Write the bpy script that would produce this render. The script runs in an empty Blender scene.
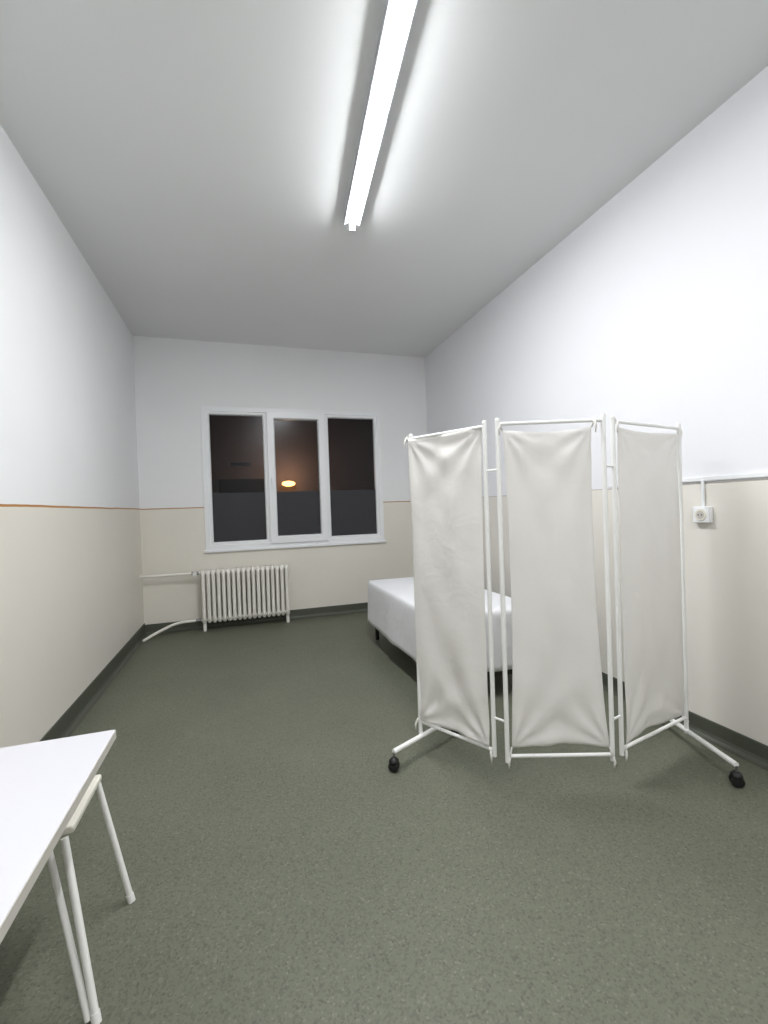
import bpy, bmesh, math, random
from mathutils import Matrix, Vector
random.seed(4)
scn=bpy.context.scene
COL=bpy.context.collection
try:
    scn.view_settings.view_transform='Standard'
    scn.view_settings.look='None'
    scn.view_settings.exposure=0
except Exception: pass

# ---------------- camera ----------------
F=444.0; DZ=0.085; CH=1.35+DZ; S=CH/1.35
cd=bpy.data.cameras.new('camera'); cam=bpy.data.objects.new('camera',cd); COL.objects.link(cam)
cam.matrix_world=Matrix.Translation((0,0,CH))@Matrix.Rotation(-math.radians(17.6),4,'Z')@Matrix.Rotation(math.pi/2-0.0108,4,'X')@Matrix.Rotation(-0.034,4,'Z')
cd.sensor_fit='HORIZONTAL'; cd.sensor_width=36; cd.lens=36*F/768; cd.clip_start=0.02
scn.camera=cam

# ---------------- materials ----------------
def s2l(c):
    return tuple(((x/255)/12.92 if x/255<=0.04045 else ((x/255+0.055)/1.055)**2.4) for x in c)+(1,)
def mat(name,col,rough=0.5,metal=0,noise=0.0,nscale=8,bump=0.0,bscale=80,spec=0.5):
    m=bpy.data.materials.new(name); m.use_nodes=True
    nt=m.node_tree; b=nt.nodes['Principled BSDF']
    c=s2l(col); b.inputs['Base Color'].default_value=c
    b.inputs['Roughness'].default_value=rough; b.inputs['Metallic'].default_value=metal
    b.inputs['Specular IOR Level'].default_value=spec
    tc=nt.nodes.new('ShaderNodeTexCoord')
    if noise>0:
        n=nt.nodes.new('ShaderNodeTexNoise'); n.inputs['Scale'].default_value=nscale; n.inputs['Detail'].default_value=4
        r=nt.nodes.new('ShaderNodeMapRange'); r.inputs['To Min'].default_value=1-noise; r.inputs['To Max'].default_value=1+noise*0.5
        mx=nt.nodes.new('ShaderNodeMix'); mx.data_type='RGBA'; mx.blend_type='MULTIPLY'; mx.inputs[0].default_value=1
        mx.inputs[6].default_value=c
        nt.links.new(tc.outputs['Object'],n.inputs['Vector']); nt.links.new(n.outputs['Fac'],r.inputs['Value'])
        nt.links.new(r.outputs['Result'],mx.inputs[7]); nt.links.new(mx.outputs[2],b.inputs['Base Color'])
    if bump>0:
        n2=nt.nodes.new('ShaderNodeTexNoise'); n2.inputs['Scale'].default_value=bscale; n2.inputs['Detail'].default_value=5
        bp=nt.nodes.new('ShaderNodeBump'); bp.inputs['Strength'].default_value=bump; bp.inputs['Distance'].default_value=0.005
        nt.links.new(tc.outputs['Object'],n2.inputs['Vector']); nt.links.new(n2.outputs['Fac'],bp.inputs['Height']); nt.links.new(bp.outputs['Normal'],b.inputs['Normal'])
    return m

def wall_mat(name,upper,lower,line,zline,th):
    """painted plaster: upper emulsion, lower oil-paint dado, thin dividing stripe"""
    m=bpy.data.materials.new(name); m.use_nodes=True
    nt=m.node_tree; N=nt.nodes; L=nt.links; b=N['Principled BSDF']
    g=N.new('ShaderNodeNewGeometry'); s=N.new('ShaderNodeSeparateXYZ'); L.new(g.outputs['Position'],s.inputs[0])
    wob=N.new('ShaderNodeTexNoise'); wob.inputs['Scale'].default_value=3; L.new(g.outputs['Position'],wob.inputs['Vector'])
    ws=N.new('ShaderNodeMath'); ws.operation='MULTIPLY_ADD'; ws.inputs[1].default_value=0.012; L.new(wob.outputs['Fac'],ws.inputs[0]); L.new(s.outputs['Z'],ws.inputs[2])
    def gt(v):
        k=N.new('ShaderNodeMath'); k.operation='GREATER_THAN'; k.inputs[1].default_value=v; L.new(ws.outputs[0],k.inputs[0]); return k.outputs[0]
    a=gt(zline-th); c=gt(zline)
    n=N.new('ShaderNodeTexNoise'); n.inputs['Scale'].default_value=1.3; n.inputs['Detail'].default_value=5; L.new(g.outputs['Position'],n.inputs['Vector'])
    m1=N.new('ShaderNodeMix'); m1.data_type='RGBA'; m1.inputs[6].default_value=s2l(lower); m1.inputs[7].default_value=s2l(line); L.new(a,m1.inputs[0])
    m2=N.new('ShaderNodeMix'); m2.data_type='RGBA'; m2.inputs[7].default_value=s2l(upper); L.new(m1.outputs[2],m2.inputs[6]); L.new(c,m2.inputs[0])
    r=N.new('ShaderNodeMapRange'); r.inputs['To Min'].default_value=0.95; r.inputs['To Max'].default_value=1.02; L.new(n.outputs['Fac'],r.inputs['Value'])
    m3=N.new('ShaderNodeMix'); m3.data_type='RGBA'; m3.blend_type='MULTIPLY'; m3.inputs[0].default_value=1; L.new(m2.outputs[2],m3.inputs[6]); L.new(r.outputs['Result'],m3.inputs[7])
    L.new(m3.outputs[2],b.inputs['Base Color'])
    rr=N.new('ShaderNodeMapRange'); rr.inputs['To Min'].default_value=0.38; rr.inputs['To Max'].default_value=0.8; L.new(c,rr.inputs['Value']); L.new(rr.outputs['Result'],b.inputs['Roughness'])
    n2=N.new('ShaderNodeTexNoise'); n2.inputs['Scale'].default_value=14; n2.inputs['Detail'].default_value=4; L.new(g.outputs['Position'],n2.inputs['Vector'])
    bp=N.new('ShaderNodeBump'); bp.inputs['Strength'].default_value=0.12; bp.inputs['Distance'].default_value=0.01; L.new(n2.outputs['Fac'],bp.inputs['Height']); L.new(bp.outputs['Normal'],b.inputs['Normal'])
    b.inputs['Specular IOR Level'].default_value=0.3
    return m
ZW=1.435+DZ
M_wall_l=wall_mat('painted_wall_orange_line',(240,240,241),(232,227,217),(184,130,68),ZW+0.005,0.014)
M_wall_b=wall_mat('painted_wall_back',(240,240,241),(233,228,218),(184,140,92),ZW,0.013)
M_wall_r=wall_mat('painted_wall_right',(236,236,240),(230,226,218),(190,182,170),ZW,0.006)
M_ceil=mat('ceiling_paint',(234,235,235),0.85,noise=0.03,nscale=1.5,bump=0.05,bscale=10,spec=0.2)

def floor_mat():
    m=bpy.data.materials.new('speckled_vinyl'); m.use_nodes=True
    nt=m.node_tree; N=nt.nodes; L=nt.links; b=N['Principled BSDF']
    g=N.new('ShaderNodeNewGeometry')
    v=N.new('ShaderNodeTexVoronoi'); v.inputs['Scale'].default_value=140; L.new(g.outputs['Position'],v.inputs['Vector'])
    sp=N.new('ShaderNodeSeparateColor'); L.new(v.outputs['Color'],sp.inputs[0])
    cr=N.new('ShaderNodeValToRGB'); cr.color_ramp.interpolation='CONSTANT'
    e=cr.color_ramp.elements; e[0].position=0; e[0].color=s2l((94,97,83)); e[1].position=0.25; e[1].color=s2l((102,105,90))
    for p,c in [(0.65,(105,108,93)),(0.92,(115,117,103)),(0.96,(86,89,76))]:
        q=e.new(p); q.color=s2l(c)
    L.new(sp.outputs[0],cr.inputs[0])
    n=N.new('ShaderNodeTexNoise'); n.inputs['Scale'].default_value=160; n.inputs['Detail'].default_value=3; L.new(g.outputs['Position'],n.inputs['Vector'])
    n2=N.new('ShaderNodeTexNoise'); n2.inputs['Scale'].default_value=2.2; n2.inputs['Detail'].default_value=6; L.new(g.outputs['Position'],n2.inputs['Vector'])
    ad=N.new('ShaderNodeMath'); ad.operation='ADD'; L.new(n.outputs['Fac'],ad.inputs[0]); L.new(n2.outputs['Fac'],ad.inputs[1])
    r=N.new('ShaderNodeMapRange'); r.inputs['From Min'].default_value=0.6; r.inputs['From Max'].default_value=1.4; r.inputs['To Min'].default_value=0.89; r.inputs['To Max'].default_value=1.11; L.new(ad.outputs[0],r.inputs['Value'])
    mx=N.new('ShaderNodeMix'); mx.data_type='RGBA'; mx.blend_type='MULTIPLY'; mx.inputs[0].default_value=1
    L.new(cr.outputs[0],mx.inputs[6]); L.new(r.outputs['Result'],mx.inputs[7]); L.new(mx.outputs[2],b.inputs['Base Color'])
    b.inputs['Roughness'].default_value=0.5; b.inputs['Specular IOR Level'].default_value=0.35
    bp=N.new('ShaderNodeBump'); bp.inputs['Strength'].default_value=0.06; bp.inputs['Distance'].default_value=0.003; L.new(n.outputs['Fac'],bp.inputs['Height']); L.new(bp.outputs['Normal'],b.inputs['Normal'])
    return m
M_floor=floor_mat()
M_base=mat('vinyl_skirting',(80,83,72),0.5,noise=0.2,nscale=60)
M_pvc=mat('white_pvc',(240,241,243),0.35)
M_white=mat('white_enamel_paint',(236,235,232),0.35)
M_tube=mat('white_enamelled_tube',(240,240,238),0.35)
M_rad=mat('radiator_paint',(240,237,229),0.4,noise=0.04,nscale=20)
M_black=mat('black_rubber',(18,18,20),0.5)
M_steel=mat('steel',(150,150,150),0.35,metal=1)
M_dark=mat('dark_leatherette',(48,40,36),0.45)
M_lam=mat('white_laminate',(220,219,225),0.35,noise=0.02,nscale=3)
M_edge=mat('laminate_edge',(196,192,184),0.5)
M_seat=mat('ivory_seat',(228,224,212),0.4)
M_grey=mat('grey_body',(190,192,198),0.45)
M_hole=mat('socket_hole',(40,38,36),0.6)

def cloth(name,col,trans=0.25):
    m=mat(name,col,0.9,noise=0.05,nscale=5,spec=0.1)
    nt=m.node_tree; N=nt.nodes; L=nt.links; b=N['Principled BSDF']; o=N['Material Output']
    t=N.new('ShaderNodeBsdfTranslucent'); t.inputs[0].default_value=s2l(col)
    mx=N.new('ShaderNodeMixShader'); mx.inputs[0].default_value=trans
    L.new(b.outputs[0],mx.inputs[1]); L.new(t.outputs[0],mx.inputs[2]); L.new(mx.outputs[0],o.inputs[0])
    tc=N.new('ShaderNodeTexCoord'); w=N.new('ShaderNodeTexNoise'); w.inputs['Scale'].default_value=7; w.inputs['Detail'].default_value=3; w.inputs['Distortion'].default_value=0.6
    bp=N.new('ShaderNodeBump'); bp.inputs['Strength'].default_value=0.35; bp.inputs['Distance'].default_value=0.02
    L.new(tc.outputs['Object'],w.inputs['Vector']); L.new(w.outputs['Fac'],bp.inputs['Height']); L.new(bp.outputs['Normal'],b.inputs['Normal'])
    return m
M_cloth=cloth('cotton_screen_cloth',(248,246,243),0.35)
M_sheet=cloth('white_bed_sheet',(238,238,241),0.05)

def emis(name,col,st):
    m=bpy.data.materials.new(name); m.use_nodes=True; nt=m.node_tree; nt.nodes.clear()
    e=nt.nodes.new('ShaderNodeEmission'); e.inputs[0].default_value=col; e.inputs[1].default_value=st
    o=nt.nodes.new('ShaderNodeOutputMaterial'); nt.links.new(e.outputs[0],o.inputs[0]); return m
M_tubeglow=emis('fluorescent_glow',(0.965,0.99,1.0,1),44)
M_warm=emis('warm_lamp_glow',(1.0,0.5,0.12,1),8)

def glass_mat(name,frost):
    m=bpy.data.materials.new(name); m.use_nodes=True; nt=m.node_tree; N=nt.nodes; L=nt.links; N.clear()
    o=N.new('ShaderNodeOutputMaterial'); mx=N.new('ShaderNodeMixShader')
    gl=N.new('ShaderNodeBsdfGlossy'); gl.inputs['Roughness'].default_value=0.2 if not frost else 0.3
    gl.inputs[0].default_value=(0.5,0.5,0.5,1)
    if frost:
        tr=N.new('ShaderNodeBsdfDiffuse'); tr.inputs[0].default_value=s2l((64,64,67))
    else:
        tr=N.new('ShaderNodeBsdfTransparent'); tr.inputs[0].default_value=(0.85,0.85,0.87,1)
    mx.inputs[0].default_value=0.02
    L.new(tr.outputs[0],mx.inputs[1]); L.new(gl.outputs[0],mx.inputs[2]); L.new(mx.outputs[0],o.inputs[0]); return m
M_glass=glass_mat('window_glass',False); M_frost=glass_mat('frosted_film',True)

# ---------------- mesh helpers ----------------
def obj_from_bm(name,bm,m,parent=None,smooth=False,mats=None):
    me=bpy.data.meshes.new(name); bmesh.ops.recalc_face_normals(bm,faces=bm.faces[:]); bm.to_mesh(me); bm.free()
    if mats:
        for k in mats: me.materials.append(k)
    else: me.materials.append(m)
    ob=bpy.data.objects.new(name,me); COL.objects.link(ob)
    if smooth:
        for p in me.polygons: p.use_smooth=True
    if parent: ob.parent=parent
    return ob
def add_box(bm,lo,hi):
    vs=[bm.verts.new((x,y,z)) for x in (lo[0],hi[0]) for y in (lo[1],hi[1]) for z in (lo[2],hi[2])]
    for f in [(0,1,3,2),(4,6,7,5),(0,4,5,1),(2,3,7,6),(0,2,6,4),(1,5,7,3)]:
        bm.faces.new([vs[i] for i in f])
def box(name,lo,hi,m,parent=None,bevel=0,seg=2):
    bm=bmesh.new(); add_box(bm,lo,hi)
    ob=obj_from_bm(name,bm,m,parent)
    if bevel>0:
        md=ob.modifiers.new('bevel','BEVEL'); md.width=bevel; md.segments=seg
        for p in ob.data.polygons: p.use_smooth=True
        ob.modifiers.new('wn','WEIGHTED_NORMAL')
    return ob
def add_tube(bm,pts,r,n=12,cap=True,sx=1.0):
    pts=[Vector(p) for p in pts]; rings=[]
    T0=(pts[1]-pts[0]).normalized()
    up=Vector((0,0,1)) if abs(T0.z)<0.9 else Vector((1,0,0))
    N0=T0.cross(up).normalized(); prev=T0
    for i,p in enumerate(pts):
        if i==0: T=T0
        elif i==len(pts)-1: T=(pts[i]-pts[i-1]).normalized()
        else: T=((pts[i]-pts[i-1]).normalized()+(pts[i+1]-pts[i]).normalized()).normalized()
        q=prev.rotation_difference(T); N0=q@N0; prev=T
        B=T.cross(N0).normalized(); rr=r[i] if isinstance(r,(list,tuple)) else r
        rings.append([bm.verts.new(p+N0*math.cos(2*math.pi*k/n)*rr*sx+B*math.sin(2*math.pi*k/n)*rr) for k in range(n)])
    for a,b in zip(rings,rings[1:]):
        for k in range(n): bm.faces.new((a[k],a[(k+1)%n],b[(k+1)%n],b[k]))
    if cap: bm.faces.new(rings[0]); bm.faces.new(rings[-1])
def arc_path(pts,rad,seg=6):
    P=[Vector(p) for p in pts]; out=[P[0]]
    for i in range(1,len(P)-1):
        a=(P[i-1]-P[i]); b=(P[i+1]-P[i]); r=min(rad,a.length*0.45,b.length*0.45)
        s=P[i]+a.normalized()*r; e=P[i]+b.normalized()*r
        for k in range(seg+1):
            t=k/seg; out.append(s*(1-t)**2+P[i]*2*t*(1-t)+e*t*t)
    out.append(P[-1]); return out
def tube(name,pts,r,m,parent=None,n=12,rad=0):
    bm=bmesh.new(); add_tube(bm,arc_path(pts,rad) if rad else pts,r,n)
    ob=obj_from_bm(name,bm,m,parent,smooth=True)
    md=ob.modifiers.new('es','EDGE_SPLIT'); md.split_angle=math.radians(50)
    return ob
def empty(name,loc=(0,0,0)):
    e=bpy.data.objects.new(name,None); COL.objects.link(e); e.location=loc; e.empty_display_size=0.1
    return e

# ---------------- room ----------------
XL,XR,YB,YN,H=-1.18,2.59,5.96,-2.0,3.5+DZ
T=0.15
WX0,WX1,WZ0,WZ1=-0.45,1.87,0.895+DZ,2.675+DZ
box('floor',(XL-T,YN-T,-0.1),(XR+T,YB+0.3,0),M_floor)
box('ceiling',(XL-T,YN-T,H),(XR+T,YB+0.3,H+0.1),M_ceil)
box('wall_left',(XL-T,YN,0),(XL,YB,H),M_wall_l)
box('wall_right',(XR,YN,0),(XR+T,YB,H),M_wall_r)
box('wall_near',(XL-T,YN-T,0),(XR+T,YN,H),M_wall_b)
bm=bmesh.new()
TB=0.3
add_box(bm,(XL-T,YB,0),(WX0,YB+TB,H)); add_box(bm,(WX1,YB,0),(XR+T,YB+TB,H))
add_box(bm,(WX0,YB,0),(WX1,YB+TB,WZ0)); add_box(bm,(WX0,YB,WZ1),(WX1,YB+TB,H))
obj_from_bm('wall_back',bm,M_wall_b)

def skirting(name,p0,p1,nrm,h=0.115):
    prof=[(0,h),(0.006,h),(0.008,h-0.005),(0.008,0.035),(0.014,0.018),(0.026,0.007),(0.045,0.002),(0.045,0.0005),(0,0.0005)]
    bm=bmesh.new(); n=Vector(nrm); rs=[]
    for p in (p0,p1):
        rs.append([bm.verts.new(Vector(p)+n*a+Vector((0,0,z))) for a,z in prof])
    k=len(prof)
    for i in range(k): bm.faces.new((rs[0][i],rs[0][(i+1)%k],rs[1][(i+1)%k],rs[1][i]))
    bm.faces.new(rs[0]); bm.faces.new(rs[1])
    obj_from_bm(name,bm,M_base)
skirting('baseboard_left',(XL,YN,0),(XL,YB,0),(1,0,0),0.14)
skirting('baseboard_right',(XR,YN,0),(XR,YB,0),(-1,0,0),0.11)
skirting('baseboard_back',(XL,YB,0),(XR,YB,0),(0,-1,0),0.12)
skirting('baseboard_near',(XL,YN,0),(XR,YN,0),(0,1,0))

# ---------------- window ----------------
W=empty('window_1',(0.7,YB,1.8)); 
def wb(name,lo,hi,m=M_pvc,bev=0.006):
    o=box(name,lo,hi,m,None,bev); o.parent=W; o.matrix_parent_inverse=Matrix.Translation(W.location).inverted(); return o
def frame(name,x0,x1,z0,z1,w,y0,y1):
    bm=bmesh.new()
    o=[(x0,z0),(x1,z0),(x1,z1),(x0,z1)]; i=[(x0+w,z0+w),(x1-w,z0+w),(x1-w,z1-w),(x0+w,z1-w)]
    s=0.012; j=[(x0+w+s,z0+w+s),(x1-w-s,z0+w+s),(x1-w-s,z1-w-s),(x0+w+s,z1-w-s)]
    L_=[]
    for pts,y in ((o,y1),(o,y0),(i,y0),(j,y0+0.018),(j,y1)):
        L_.append([bm.verts.new((x,y,z)) for x,z in pts])
    for a,b in zip(L_,L_[1:]+L_[:1]):
        for k in range(4): bm.faces.new((a[k],a[(k+1)%4],b[(k+1)%4],b[k]))
    ob=obj_from_bm(name,bm,M_pvc); md=ob.modifiers.new('b','BEVEL'); md.width=0.004; md.segments=2
    ob.parent=W; ob.matrix_parent_inverse=Matrix.Translation(W.location).inverted()
    return (x0+w+s,x1-w-s,z0+w+s,z1-w-s)
Y0=YB-0.012; Y1=YB+0.07
frame('outer_frame',WX0-0.01,WX1+0.01,WZ0-0.01,WZ1+0.01,0.055,Y0,Y1)
xa,xb=0.345,1.075
wb('mullion_1',(xa-0.03,Y0+0.004,WZ0+0.05),(xa+0.03,Y1,WZ1-0.05))
wb('mullion_2',(xb-0.03,Y0+0.004,WZ0+0.05),(xb+0.03,Y1,WZ1-0.05))
panes=[]
panes.append(frame('fixed_bead_left',WX0+0.045,xa-0.022,WZ0+0.045,WZ1-0.045,0.03,Y0+0.01,Y1))
panes.append(frame('sash_middle',xa-0.015,xb+0.015,WZ0+0.03,WZ1-0.03,0.085,Y0-0.022,Y1))
panes.append(frame('fixed_bead_right',xb+0.022,WX1-0.045,WZ0+0.045,WZ1-0.045,0.03,Y0+0.01,Y1))
ZF=1.6+DZ
for k,(x0,x1,z0,z1) in enumerate(panes):
    wb('glass_%d'%(k+1),(x0-0.01,YB+0.028,z0-0.01),(x1+0.01,YB+0.034,z1+0.01),M_glass,0)
    wb('frosted_film_%d'%(k+1),(x0-0.008,YB+0.0255,z0-0.008),(x1+0.008,YB+0.0275,ZF),M_frost,0)
wb('handle_base',(xa+0.02,Y0-0.03,1.80),(xa+0.045,Y0-0.022,1.88),M_pvc,0.002)
wb('handle_lever',(xa+0.022,Y0-0.05,1.72),(xa+0.042,Y0-0.034,1.865),M_pvc,0.005)
wb('inner_sill',(WX0-0.03,YB-0.035,WZ0-0.04),(WX1+0.03,YB+0.02,WZ0-0.008),M_pvc,0.006)

# ---------------- outside ----------------
M_fac=mat('outside_render',(124,108,100),0.9,noise=0.25,nscale=1.5)
M_void=mat('dark_opening',(8,8,10),0.6)
box('neighbour_building_wall',(-9,11.0,-3),(12,11.3,9),M_fac)
B=empty('neighbour_balcony'); 
box('recess',(-0.52,10.9,1.55+DZ),(0.5,11.0,2.12+DZ),M_void,B); box('vent_slot',(-0.24,10.96,2.43+DZ),(0.22,11.0,2.51+DZ),M_void,B)
SL=empty('outdoor_wall_lamp')
bm=bmesh.new(); bmesh.ops.create_uvsphere(bm,u_segments=20,v_segments=12,radius=0.13); bmesh.ops.scale(bm,vec=(1.2,0.6,0.5),verts=bm.verts[:]); bmesh.ops.translate(bm,vec=(1.06,10.8,1.99+DZ),verts=bm.verts[:])
obj_from_bm('glowing_shade',bm,M_warm,SL,True)
box('lamp_bracket',(1.01,10.85,2.02+DZ),(1.11,11.0,2.07+DZ),M_void,SL)
ld=bpy.data.lights.new('outdoor_lamp_light','POINT'); ld.energy=16; ld.color=(1,0.68,0.46); ld.shadow_soft_size=0.1
lo=bpy.data.objects.new('outdoor_lamp_light',ld); COL.objects.link(lo); lo.location=(1.06,10.4,2.2+DZ); lo.parent=SL

# ---------------- radiator ----------------
RAD=empty('radiator')
x0,x1=-0.52,0.53; ns=18; pit=(x1-x0)/ns; yf,yb=5.76,5.90; zb,zt=0.10,0.66+DZ
for i in range(ns):
    bm=bmesh.new(); cx=x0+pit*(i+0.5)
    for yy in (yf+0.02,(yf+yb)/2,yb-0.02):
        add_tube(bm,[(cx,yy,zb+0.03),(cx,yy,zb+0.06),(cx,yy,zt-0.06),(cx,yy,zt-0.03)],[0.024,0.021,0.021,0.024],12)
    for zc in (zb+0.035,zt-0.035):
        add_tube(bm,[(cx,yf+0.001,zc),(cx,yf+0.012,zc),(cx,yb-0.012,zc),(cx,yb-0.001,zc)],[0.014,0.034,0.034,0.014],14,True,0.75)
    obj_from_bm('section_%d'%(i+1),bm,M_rad,RAD,True)
tube('top_hub',[(x0+0.01,(yf+yb)/2,zt-0.035),(x1-0.01,(yf+yb)/2,zt-0.035)],0.022,M_rad,RAD)
tube('bottom_hub',[(x0+0.01,(yf+yb)/2,zb+0.035),(x1-0.01,(yf+yb)/2,zb+0.035)],0.022,M_rad,RAD)
for i,cx in enumerate((x0+0.03,x1-0.03)):
    box('foot_%d'%(i+1),(cx-0.018,yf+0.03,0.0),(cx+0.018,yb-0.03,zb+0.03),M_rad,RAD,0.006)
yp=5.83
tube('supply_pipe',[(XL+0.005,yp,zt-0.035),(x0,yp,zt-0.035)],0.016,M_rad,RAD)
tube('wall_rosette',[(XL+0.002,yp,zt-0.035),(XL+0.012,yp,zt-0.035)],0.03,M_rad,RAD)
tube('valve_body',[(-0.62,yp,zt-0.035),(-0.54,yp,zt-0.035)],0.021,M_steel,RAD)
tube('valve_head',[(-0.58,yp-0.02,zt-0.035),(-0.58,yp-0.05,zt-0.035),(-0.58,yp-0.085,zt-0.035)],[0.018,0.026,0.024],M_white,RAD)
tube('return_pipe',[(XL+0.05,5.60,0.015),(XL+0.18,5.70,0.07),(-0.80,yp,zb+0.035),(x0,yp,zb+0.035)],0.016,M_rad,RAD,rad=0.12)
tube('return_union',[(-0.59,yp,zb+0.035),(-0.53,yp,zb+0.035)],0.021,M_steel,RAD)

# ---------------- ceiling lamps ----------------
def ceiling_lamp(loc,rot,en):
    LAMP=empty('fluorescent_ceiling_light',loc); LAMP.rotation_euler=(0,0,rot)
    Lh=0.80
    bm=bmesh.new()
    prof=[(-0.058,-0.001),(-0.061,-0.050),(-0.056,-0.052),(-0.028,-0.040),(0.028,-0.040),(0.056,-0.052),(0.061,-0.050),(0.058,-0.001)]
    rs=[[bm.verts.new((x,y,z)) for x,z in prof] for y in (-Lh,Lh)]
    for i in range(len(prof)):
        j=(i+1)%len(prof); bm.faces.new((rs[0][i],rs[0][j],rs[1][j],rs[1][i]))
    bm.faces.new(rs[0]); bm.faces.new(rs[1])
    obj_from_bm('housing',bm,M_grey,LAMP)
    for k,s in enumerate((-1,1)):
        ys=sorted((s*Lh,s*(Lh-0.02)))
        box('lamp_holder_%d'%(k+1),(-0.024,ys[0],-0.098),(0.024,ys[1],-0.035),M_grey,LAMP,0.004)
    bm=bmesh.new(); add_tube(bm,[(0,-Lh+0.02,-0.073),(0,Lh-0.02,-0.073)],0.018,20); obj_from_bm('fluorescent_tube',bm,M_tubeglow,LAMP,True)
    a=bpy.data.lights.new('tube_light','AREA'); a.shape='RECTANGLE'; a.size=0.03; a.size_y=1.54; a.energy=en; a.color=(0.965,0.985,1.0)
    ao=bpy.data.objects.new('tube_light',a); COL.objects.link(ao); ao.parent=LAMP; ao.location=(0,0,-0.093)
ceiling_lamp((0.772,2.42,H),math.radians(-5.3),64)
ceiling_lamp((0.62,-0.75,H),math.radians(-2),46)

# ---------------- wall trunking and socket ----------------
TR=empty('cable_trunking')
box('trunk',(XR-0.014,YN+0.02,1.44+DZ),(XR-0.0005,2.62,1.465+DZ),M_pvc,TR,0.002)
tube('conduit',[(XR-0.012,1.92,1.445+DZ),(XR-0.012,1.92,1.28+DZ)],0.009,M_pvc,TR)
SO=empty('wall_socket'); zs=1.242+DZ
box('housing',(XR-0.035,1.87,zs-0.047),(XR-0.0005,1.97,zs+0.048),M_pvc,SO,0.006)
bm=bmesh.new(); add_tube(bm,[(XR-0.0355,1.92,zs),(XR-0.04,1.92,zs)],[0.036,0.033],24); obj_from_bm('rim',bm,M_seat,SO)
tube('well',[(XR-0.0395,1.92,zs),(XR-0.0405,1.92,zs)],0.024,M_edge,SO,20)
for k,dy in enumerate((-0.01,0.01)):
    tube('pin_hole_%d'%(k+1),[(XR-0.0405,1.92+dy,zs),(XR-0.0415,1.92+dy,zs)],0.004,M_hole,SO)

# ---------------- bed ----------------
BED=empty('examination_bed')
bx0,bx1,by0,by1,bz=1.275,2.14,2.89,4.70,0.638; bh=0.20
box('mattress',(bx0+0.02,by0+0.02,0.40),(bx1-0.02,by1-0.02,bz-0.006),M_dark,BED,0.03)
box('bed_frame',(bx0+0.035,by0+0.035,0.13),(bx1-0.035,by1-0.035,0.40),M_dark,BED,0.008)
for k,(x,y) in enumerate([(bx0+0.07,by0+0.07),(bx1-0.07,by0+0.07),(bx0+0.07,by1-0.07),(bx1-0.07,by1-0.07)]):
    tube('leg_%d'%(k+1),[(x,y,0),(x,y,0.14)],0.022,M_black,BED)
def outline(x0,x1,y0,y1,r,n=26,c=6):
    pts=[]
    cs=[(x1-r,y0+r,-90),(x1-r,y1-r,0),(x0+r,y1-r,90),(x0+r,y0+r,180)]
    for i,(cx,cy,a) in enumerate(cs):
        for k in range(c+1):
            t=math.radians(a+90*k/c); pts.append((cx+r*math.cos(t),cy+r*math.sin(t),math.cos(t),math.sin(t)))
        nx=cs[(i+1)%4]; t=math.radians(a+90)
        s=(cx+r*math.cos(t),cy+r*math.sin(t)); e=(nx[0]+r*math.cos(t),nx[1]+r*math.sin(t))
        for k in range(1,n): u=k/n; pts.append((s[0]*(1-u)+e[0]*u,s[1]*(1-u)+e[1]*u,math.cos(t),math.sin(t)))
    return pts
bm=bmesh.new(); O=outline(bx0,bx1,by0,by1,0.035); rings=[]
cx,cy=(bx0+bx1)/2,(by0+by1)/2
lv=[(0.55,0,bz),(0.85,0,bz)]+[(1,-0.03,bz),(1,-0.012,bz-0.004),(1,-0.002,bz-0.016),(1,0.002,bz-0.04)]
for j in range(1,13): lv.append((1,0.003+0.018*j/12,bz-0.04-(bz-0.04-bh)*j/12))
for idx,(s,off,z) in enumerate(lv):
    ring=[]; j=max(0,idx-5)/12
    for k,(x,y,nx,ny) in enumerate(O):
        w=(math.sin(k*0.55)+0.6*math.sin(k*0.23+2)+0.4*math.sin(k*1.3+1))*0.007*j
        px=cx+(x-cx)*s+nx*(off+w); py=cy+(y-cy)*s+ny*(off+w)
        zz=z+(0.003*math.sin(px*14)+0.003*math.sin(py*9+px*4) if idx<3 else 0)+(0.006*math.sin(k*0.3) if idx==len(lv)-1 else 0)
        ring.append(bm.verts.new((px,py,zz)))
    rings.append(ring)
bm.faces.new(rings[0])
for a,b in zip(rings,rings[1:]):
    n=len(a)
    for k in range(n): bm.faces.new((a[k],a[(k+1)%n],b[(k+1)%n],b[k]))
sh=obj_from_bm('bed_sheet',bm,M_sheet,BED,True)
md=sh.modifiers.new('s','SOLIDIFY'); md.thickness=0.002; md.offset=1

# ---------------- folding privacy screen ----------------
SC=empty('privacy_screen')
ZB,ZT=CH-1.18*S,CH+0.378*S; R=0.0115
A=Vector((.885,2.26,0))*S; Bp=Vector((1.105,1.865,0))*S; C=Vector((1.135,1.80,0))*S; D=Vector((1.59,1.64,0))*S; E=Vector((1.665,1.66,0))*S; G=Vector((2.225,1.78,0))*S
def up(p,z): return Vector((p.x,p.y,z))
for nm,p,zb_ in (('post_1',A,0.09),('post_2',Bp,ZB-0.03),('post_3',C,ZB-0.03),('post_4',D,ZB-0.03),('post_5',E,ZB-0.03),('post_6',G,0.09)):
    tube(nm,[up(p,zb_),up(p,ZT+0.005)],R,M_tube,SC)
    tube(nm+'_cap',[up(p,ZT+0.003),up(p,ZT+0.018)],[R*1.15,R*0.8],M_white,SC)
def rod(nm,p,q,z,ext=0.0,r=0.009):
    d=(q-p).normalized(); tube(nm,[up(p-d*ext,z),up(q+d*ext*0.3,z)],r,M_tube,SC)
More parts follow.
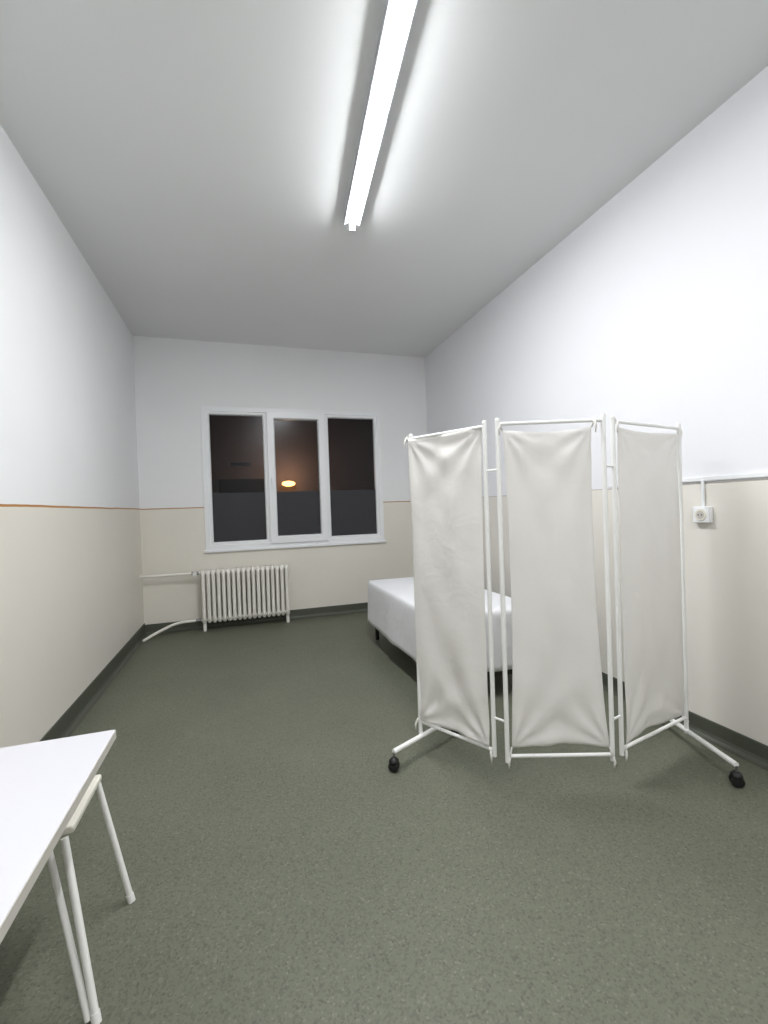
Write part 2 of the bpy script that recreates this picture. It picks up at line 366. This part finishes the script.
for i,(p,q) in enumerate(((A,Bp),(C,D),(E,G))):
    rod('top_rail_%d'%(i+1),p,q,ZT-0.012,0.03 if i==0 else 0.0)
    rod('bottom_rail_%d'%(i+1),p,q,ZB)
for i,(p,q) in enumerate(((Bp,C),(D,E))):
    for k,z in enumerate((0.35,1.6)):
        tube('hinge_%d_%d'%(i+1,k+1),[up(p,z),up(q,z)],0.006,M_tube,SC)
def fabric(nm,p,q,zt,zb_,insL,insR,seed,mid=0.03,sag=0.012,topL=0,topR=0):
    bm=bmesh.new(); d=(q-p); Lg=d.length; d.normalize(); n=Vector((d.y,-d.x,0))
    if n.y>0: n=-n
    NU,NV=60,110; g=[]
    rnd=random.Random(seed); ph=[rnd.uniform(0,6.28) for _ in range(8)]
    for j in range(NV+1):
        v=j/NV; row=[]
        l=insL+topL*v+mid*max(0,math.sin(math.pi*v))**0.8*0.6; r=insR+topR*v+mid*max(0,math.sin(math.pi*v))**0.8*0.7
        for i in range(NU+1):
            u=i/NU; s=l+(Lg-l-r)*u
            z=zb_+(zt-zb_)*v
            z-=sag*math.sin(math.pi*u)*v**4
            z+=0.012*math.sin(math.pi*u)*(1-v)**6
            e=math.sin(math.pi*u)
            w=0.009*math.sin(u*9+ph[0]+1.2*math.sin(v*3+ph[1]))*(0.35+abs(v-0.5))
            w+=0.004*math.sin(u*21+v*4+ph[2])*(0.3+1.4*abs(v-0.5)**1.5)
            w+=0.0025*math.sin((u*1.2+v*2.6)*9+ph[7]+2*math.sin(u*3))*e
            for (cu,cv,p_) in ((0,1,ph[3]),(1,1,ph[4]),(0,0,ph[5]),(1,0,ph[6])):
                du=(u-cu)*Lg; dv=(v-cv)*(zt-zb_); rr=math.hypot(du,dv)+1e-4
                an=math.atan2(abs(du),abs(dv)); w+=0.009*math.sin(an*11+p_)*math.exp(-rr*2.6)*min(1,rr*12)
            w+=0.012*e*math.sin(math.pi*v)
            row.append(bm.verts.new(up(p,z)+d*s+n*(w+0.004)))
        g.append(row)
    for j in range(NV):
        for i in range(NU): bm.faces.new((g[j][i],g[j][i+1],g[j+1][i+1],g[j+1][i]))
    cs=[g[0][0].co.copy(),g[0][NU].co.copy(),g[NV][0].co.copy(),g[NV][NU].co.copy()]
    ob=obj_from_bm(nm,bm,M_cloth,SC,True)
    md=ob.modifiers.new('s','SOLIDIFY'); md.thickness=0.0015
    for k,c in enumerate(cs):
        zr=ZB if k<2 else ZT-0.012
        sgn=-1 if k in (0,2) else 1
        b2=bmesh.new()
        rp=Vector((c.x,c.y,zr))+d*sgn*0.012-n*0.004
        add_tube(b2,[c-n*0.002,(c+rp)/2+n*0.006,rp+n*0.012,rp+Vector((0,0,0.011))-n*0.001,rp-n*0.011,rp-Vector((0,0,0.012))],0.0045,6)
        add_tube(b2,[rp+n*0.012,rp+n*0.016+d*sgn*0.006-Vector((0,0,0.025)),rp+n*0.011+d*sgn*0.004-Vector((0,0,0.06))],[0.005,0.006,0.003],6)
        obj_from_bm('%s_tie_%d'%(nm,k+1),b2,M_cloth,SC,True)
fabric('cloth_1',A,Bp,ZT-0.015,ZB+0.012,-0.008,0.022,1,0.008,0.006)
fabric('cloth_2',C,D,ZT-0.045,ZB+0.045,0.022,0.018,2,0.03,0.014,0.0,0.04)
fabric('cloth_3',E,G,ZT-0.045,ZB+0.02,0.02,0.012,3,0.015,0.010)
def caster(i,p):
    q=Vector((p.x,p.y,0))
    bm=bmesh.new(); ax=Vector((0.6,0.8,0)).normalized()
    for s in (-1,1):
        add_tube(bm,[q+Vector((0,0,0.028))+ax*(s*0.006),q+Vector((0,0,0.028))+ax*(s*0.010),q+Vector((0,0,0.028))+ax*(s*0.019),q+Vector((0,0,0.028))+ax*(s*0.022)],[0.026,0.028,0.028,0.022],20)
    obj_from_bm('caster_wheel_%d'%i,bm,M_black,SC,True)
    bm=bmesh.new(); add_tube(bm,[q+Vector((0,0,0.042)),q+Vector((0,0,0.06)),q+Vector((0,0,0.072))],[0.028,0.026,0.014],16)
    obj_from_bm('caster_fork_%d'%i,bm,M_black,SC,True)
    tube('caster_stem_%d'%i,[q+Vector((0,0,0.065)),q+Vector((0,0,0.10))],0.006,M_steel,SC)
f1=Vector((.69,2.15,0))*S; f2=Vector((1.15,2.37,0))*S; g1=Vector((2.14,1.47,0))*S; g2=Vector((2.30,2.06,0))*S
for i,(p,q) in enumerate(((f1,f2),(g1,g2))):
    tube('foot_%d'%(i+1),[up(p,0.105),up(q,0.105)],0.0135,M_tube,SC)
for i,p in enumerate((f1,f2,g1,g2)): caster(i+1,p)

# ---------------- table ----------------
TB_=empty('table')
tz=0.77; k_=(CH-tz)/0.60
tx0,tx1,ty0,ty1=-1.13,-0.365*k_,0.1,1.425*k_
box('table_top',(tx0,ty0,tz-0.028),(tx1,ty1,tz),M_lam,TB_,0.004)
box('edge_band',(tx1-0.001,ty0+0.002,tz-0.0275),(tx1+0.0015,ty1-0.002,tz-0.0025),M_edge,TB_)
box('apron',(tx0+0.10,ty0+0.12,tz-0.085),(tx1-0.3,ty1-0.3,tz-0.028),M_white,TB_,0.004)
n_=0
for x in (tx0+0.12,tx1-0.32):
    for y in (ty0+0.14,ty1-0.32):
        n_+=1; tube('table_leg_%d'%n_,[(x,y,0),(x,y,tz-0.05)],0.015,M_white,TB_)

# ---------------- stool ----------------
ST=empty('stool')
sx0,sx1,sy0,sy1=-0.90,-0.505*S,1.47*S,1.83*S; sz=0.478
bm=bmesh.new(); add_box(bm,(sx0,sy0,sz-0.025),(sx1,sy1,sz))
ve=[e for e in bm.edges if abs(e.verts[0].co.z-e.verts[1].co.z)>0.01]
bmesh.ops.bevel(bm,geom=ve,offset=0.045,segments=6,affect='EDGES')
o=obj_from_bm('stool_seat',bm,M_seat,ST,True); md=o.modifiers.new('b','BEVEL'); md.width=0.008; md.segments=3; md.limit_method='ANGLE'
o.modifiers.new('wn','WEIGHTED_NORMAL')
k=0
for sgn,x,fx in ((-1,sx0+0.03,sx0-0.05),(1,sx1-0.02,-0.42*S)):
    for near,y,fy in ((1,sy0+0.03,1.36*S),(0,sy1-0.04,1.75*S)):
        k+=1; tube('stool_leg_%d'%k,[(x,y,sz-0.022),(fx,fy,0.0)],0.0105,M_white,ST)
        tube('stool_leg_tip_%d'%k,[(fx+(x-fx)*0.06,fy+(y-fy)*0.06,0.026),(fx,fy,0.0)],0.013,M_white,ST)
        if near: tube('stool_brace_%d'%k,[(x-0.055,y+0.02,sz-0.022),(fx-0.022,fy+0.005,0.012)],0.0095,M_white,ST)

# ---------------- world ----------------
w=bpy.data.worlds.new('night'); scn.world=w; w.use_nodes=True
w.node_tree.nodes['Background'].inputs[0].default_value=(0.5,0.55,0.7,1); w.node_tree.nodes['Background'].inputs[1].default_value=0.03
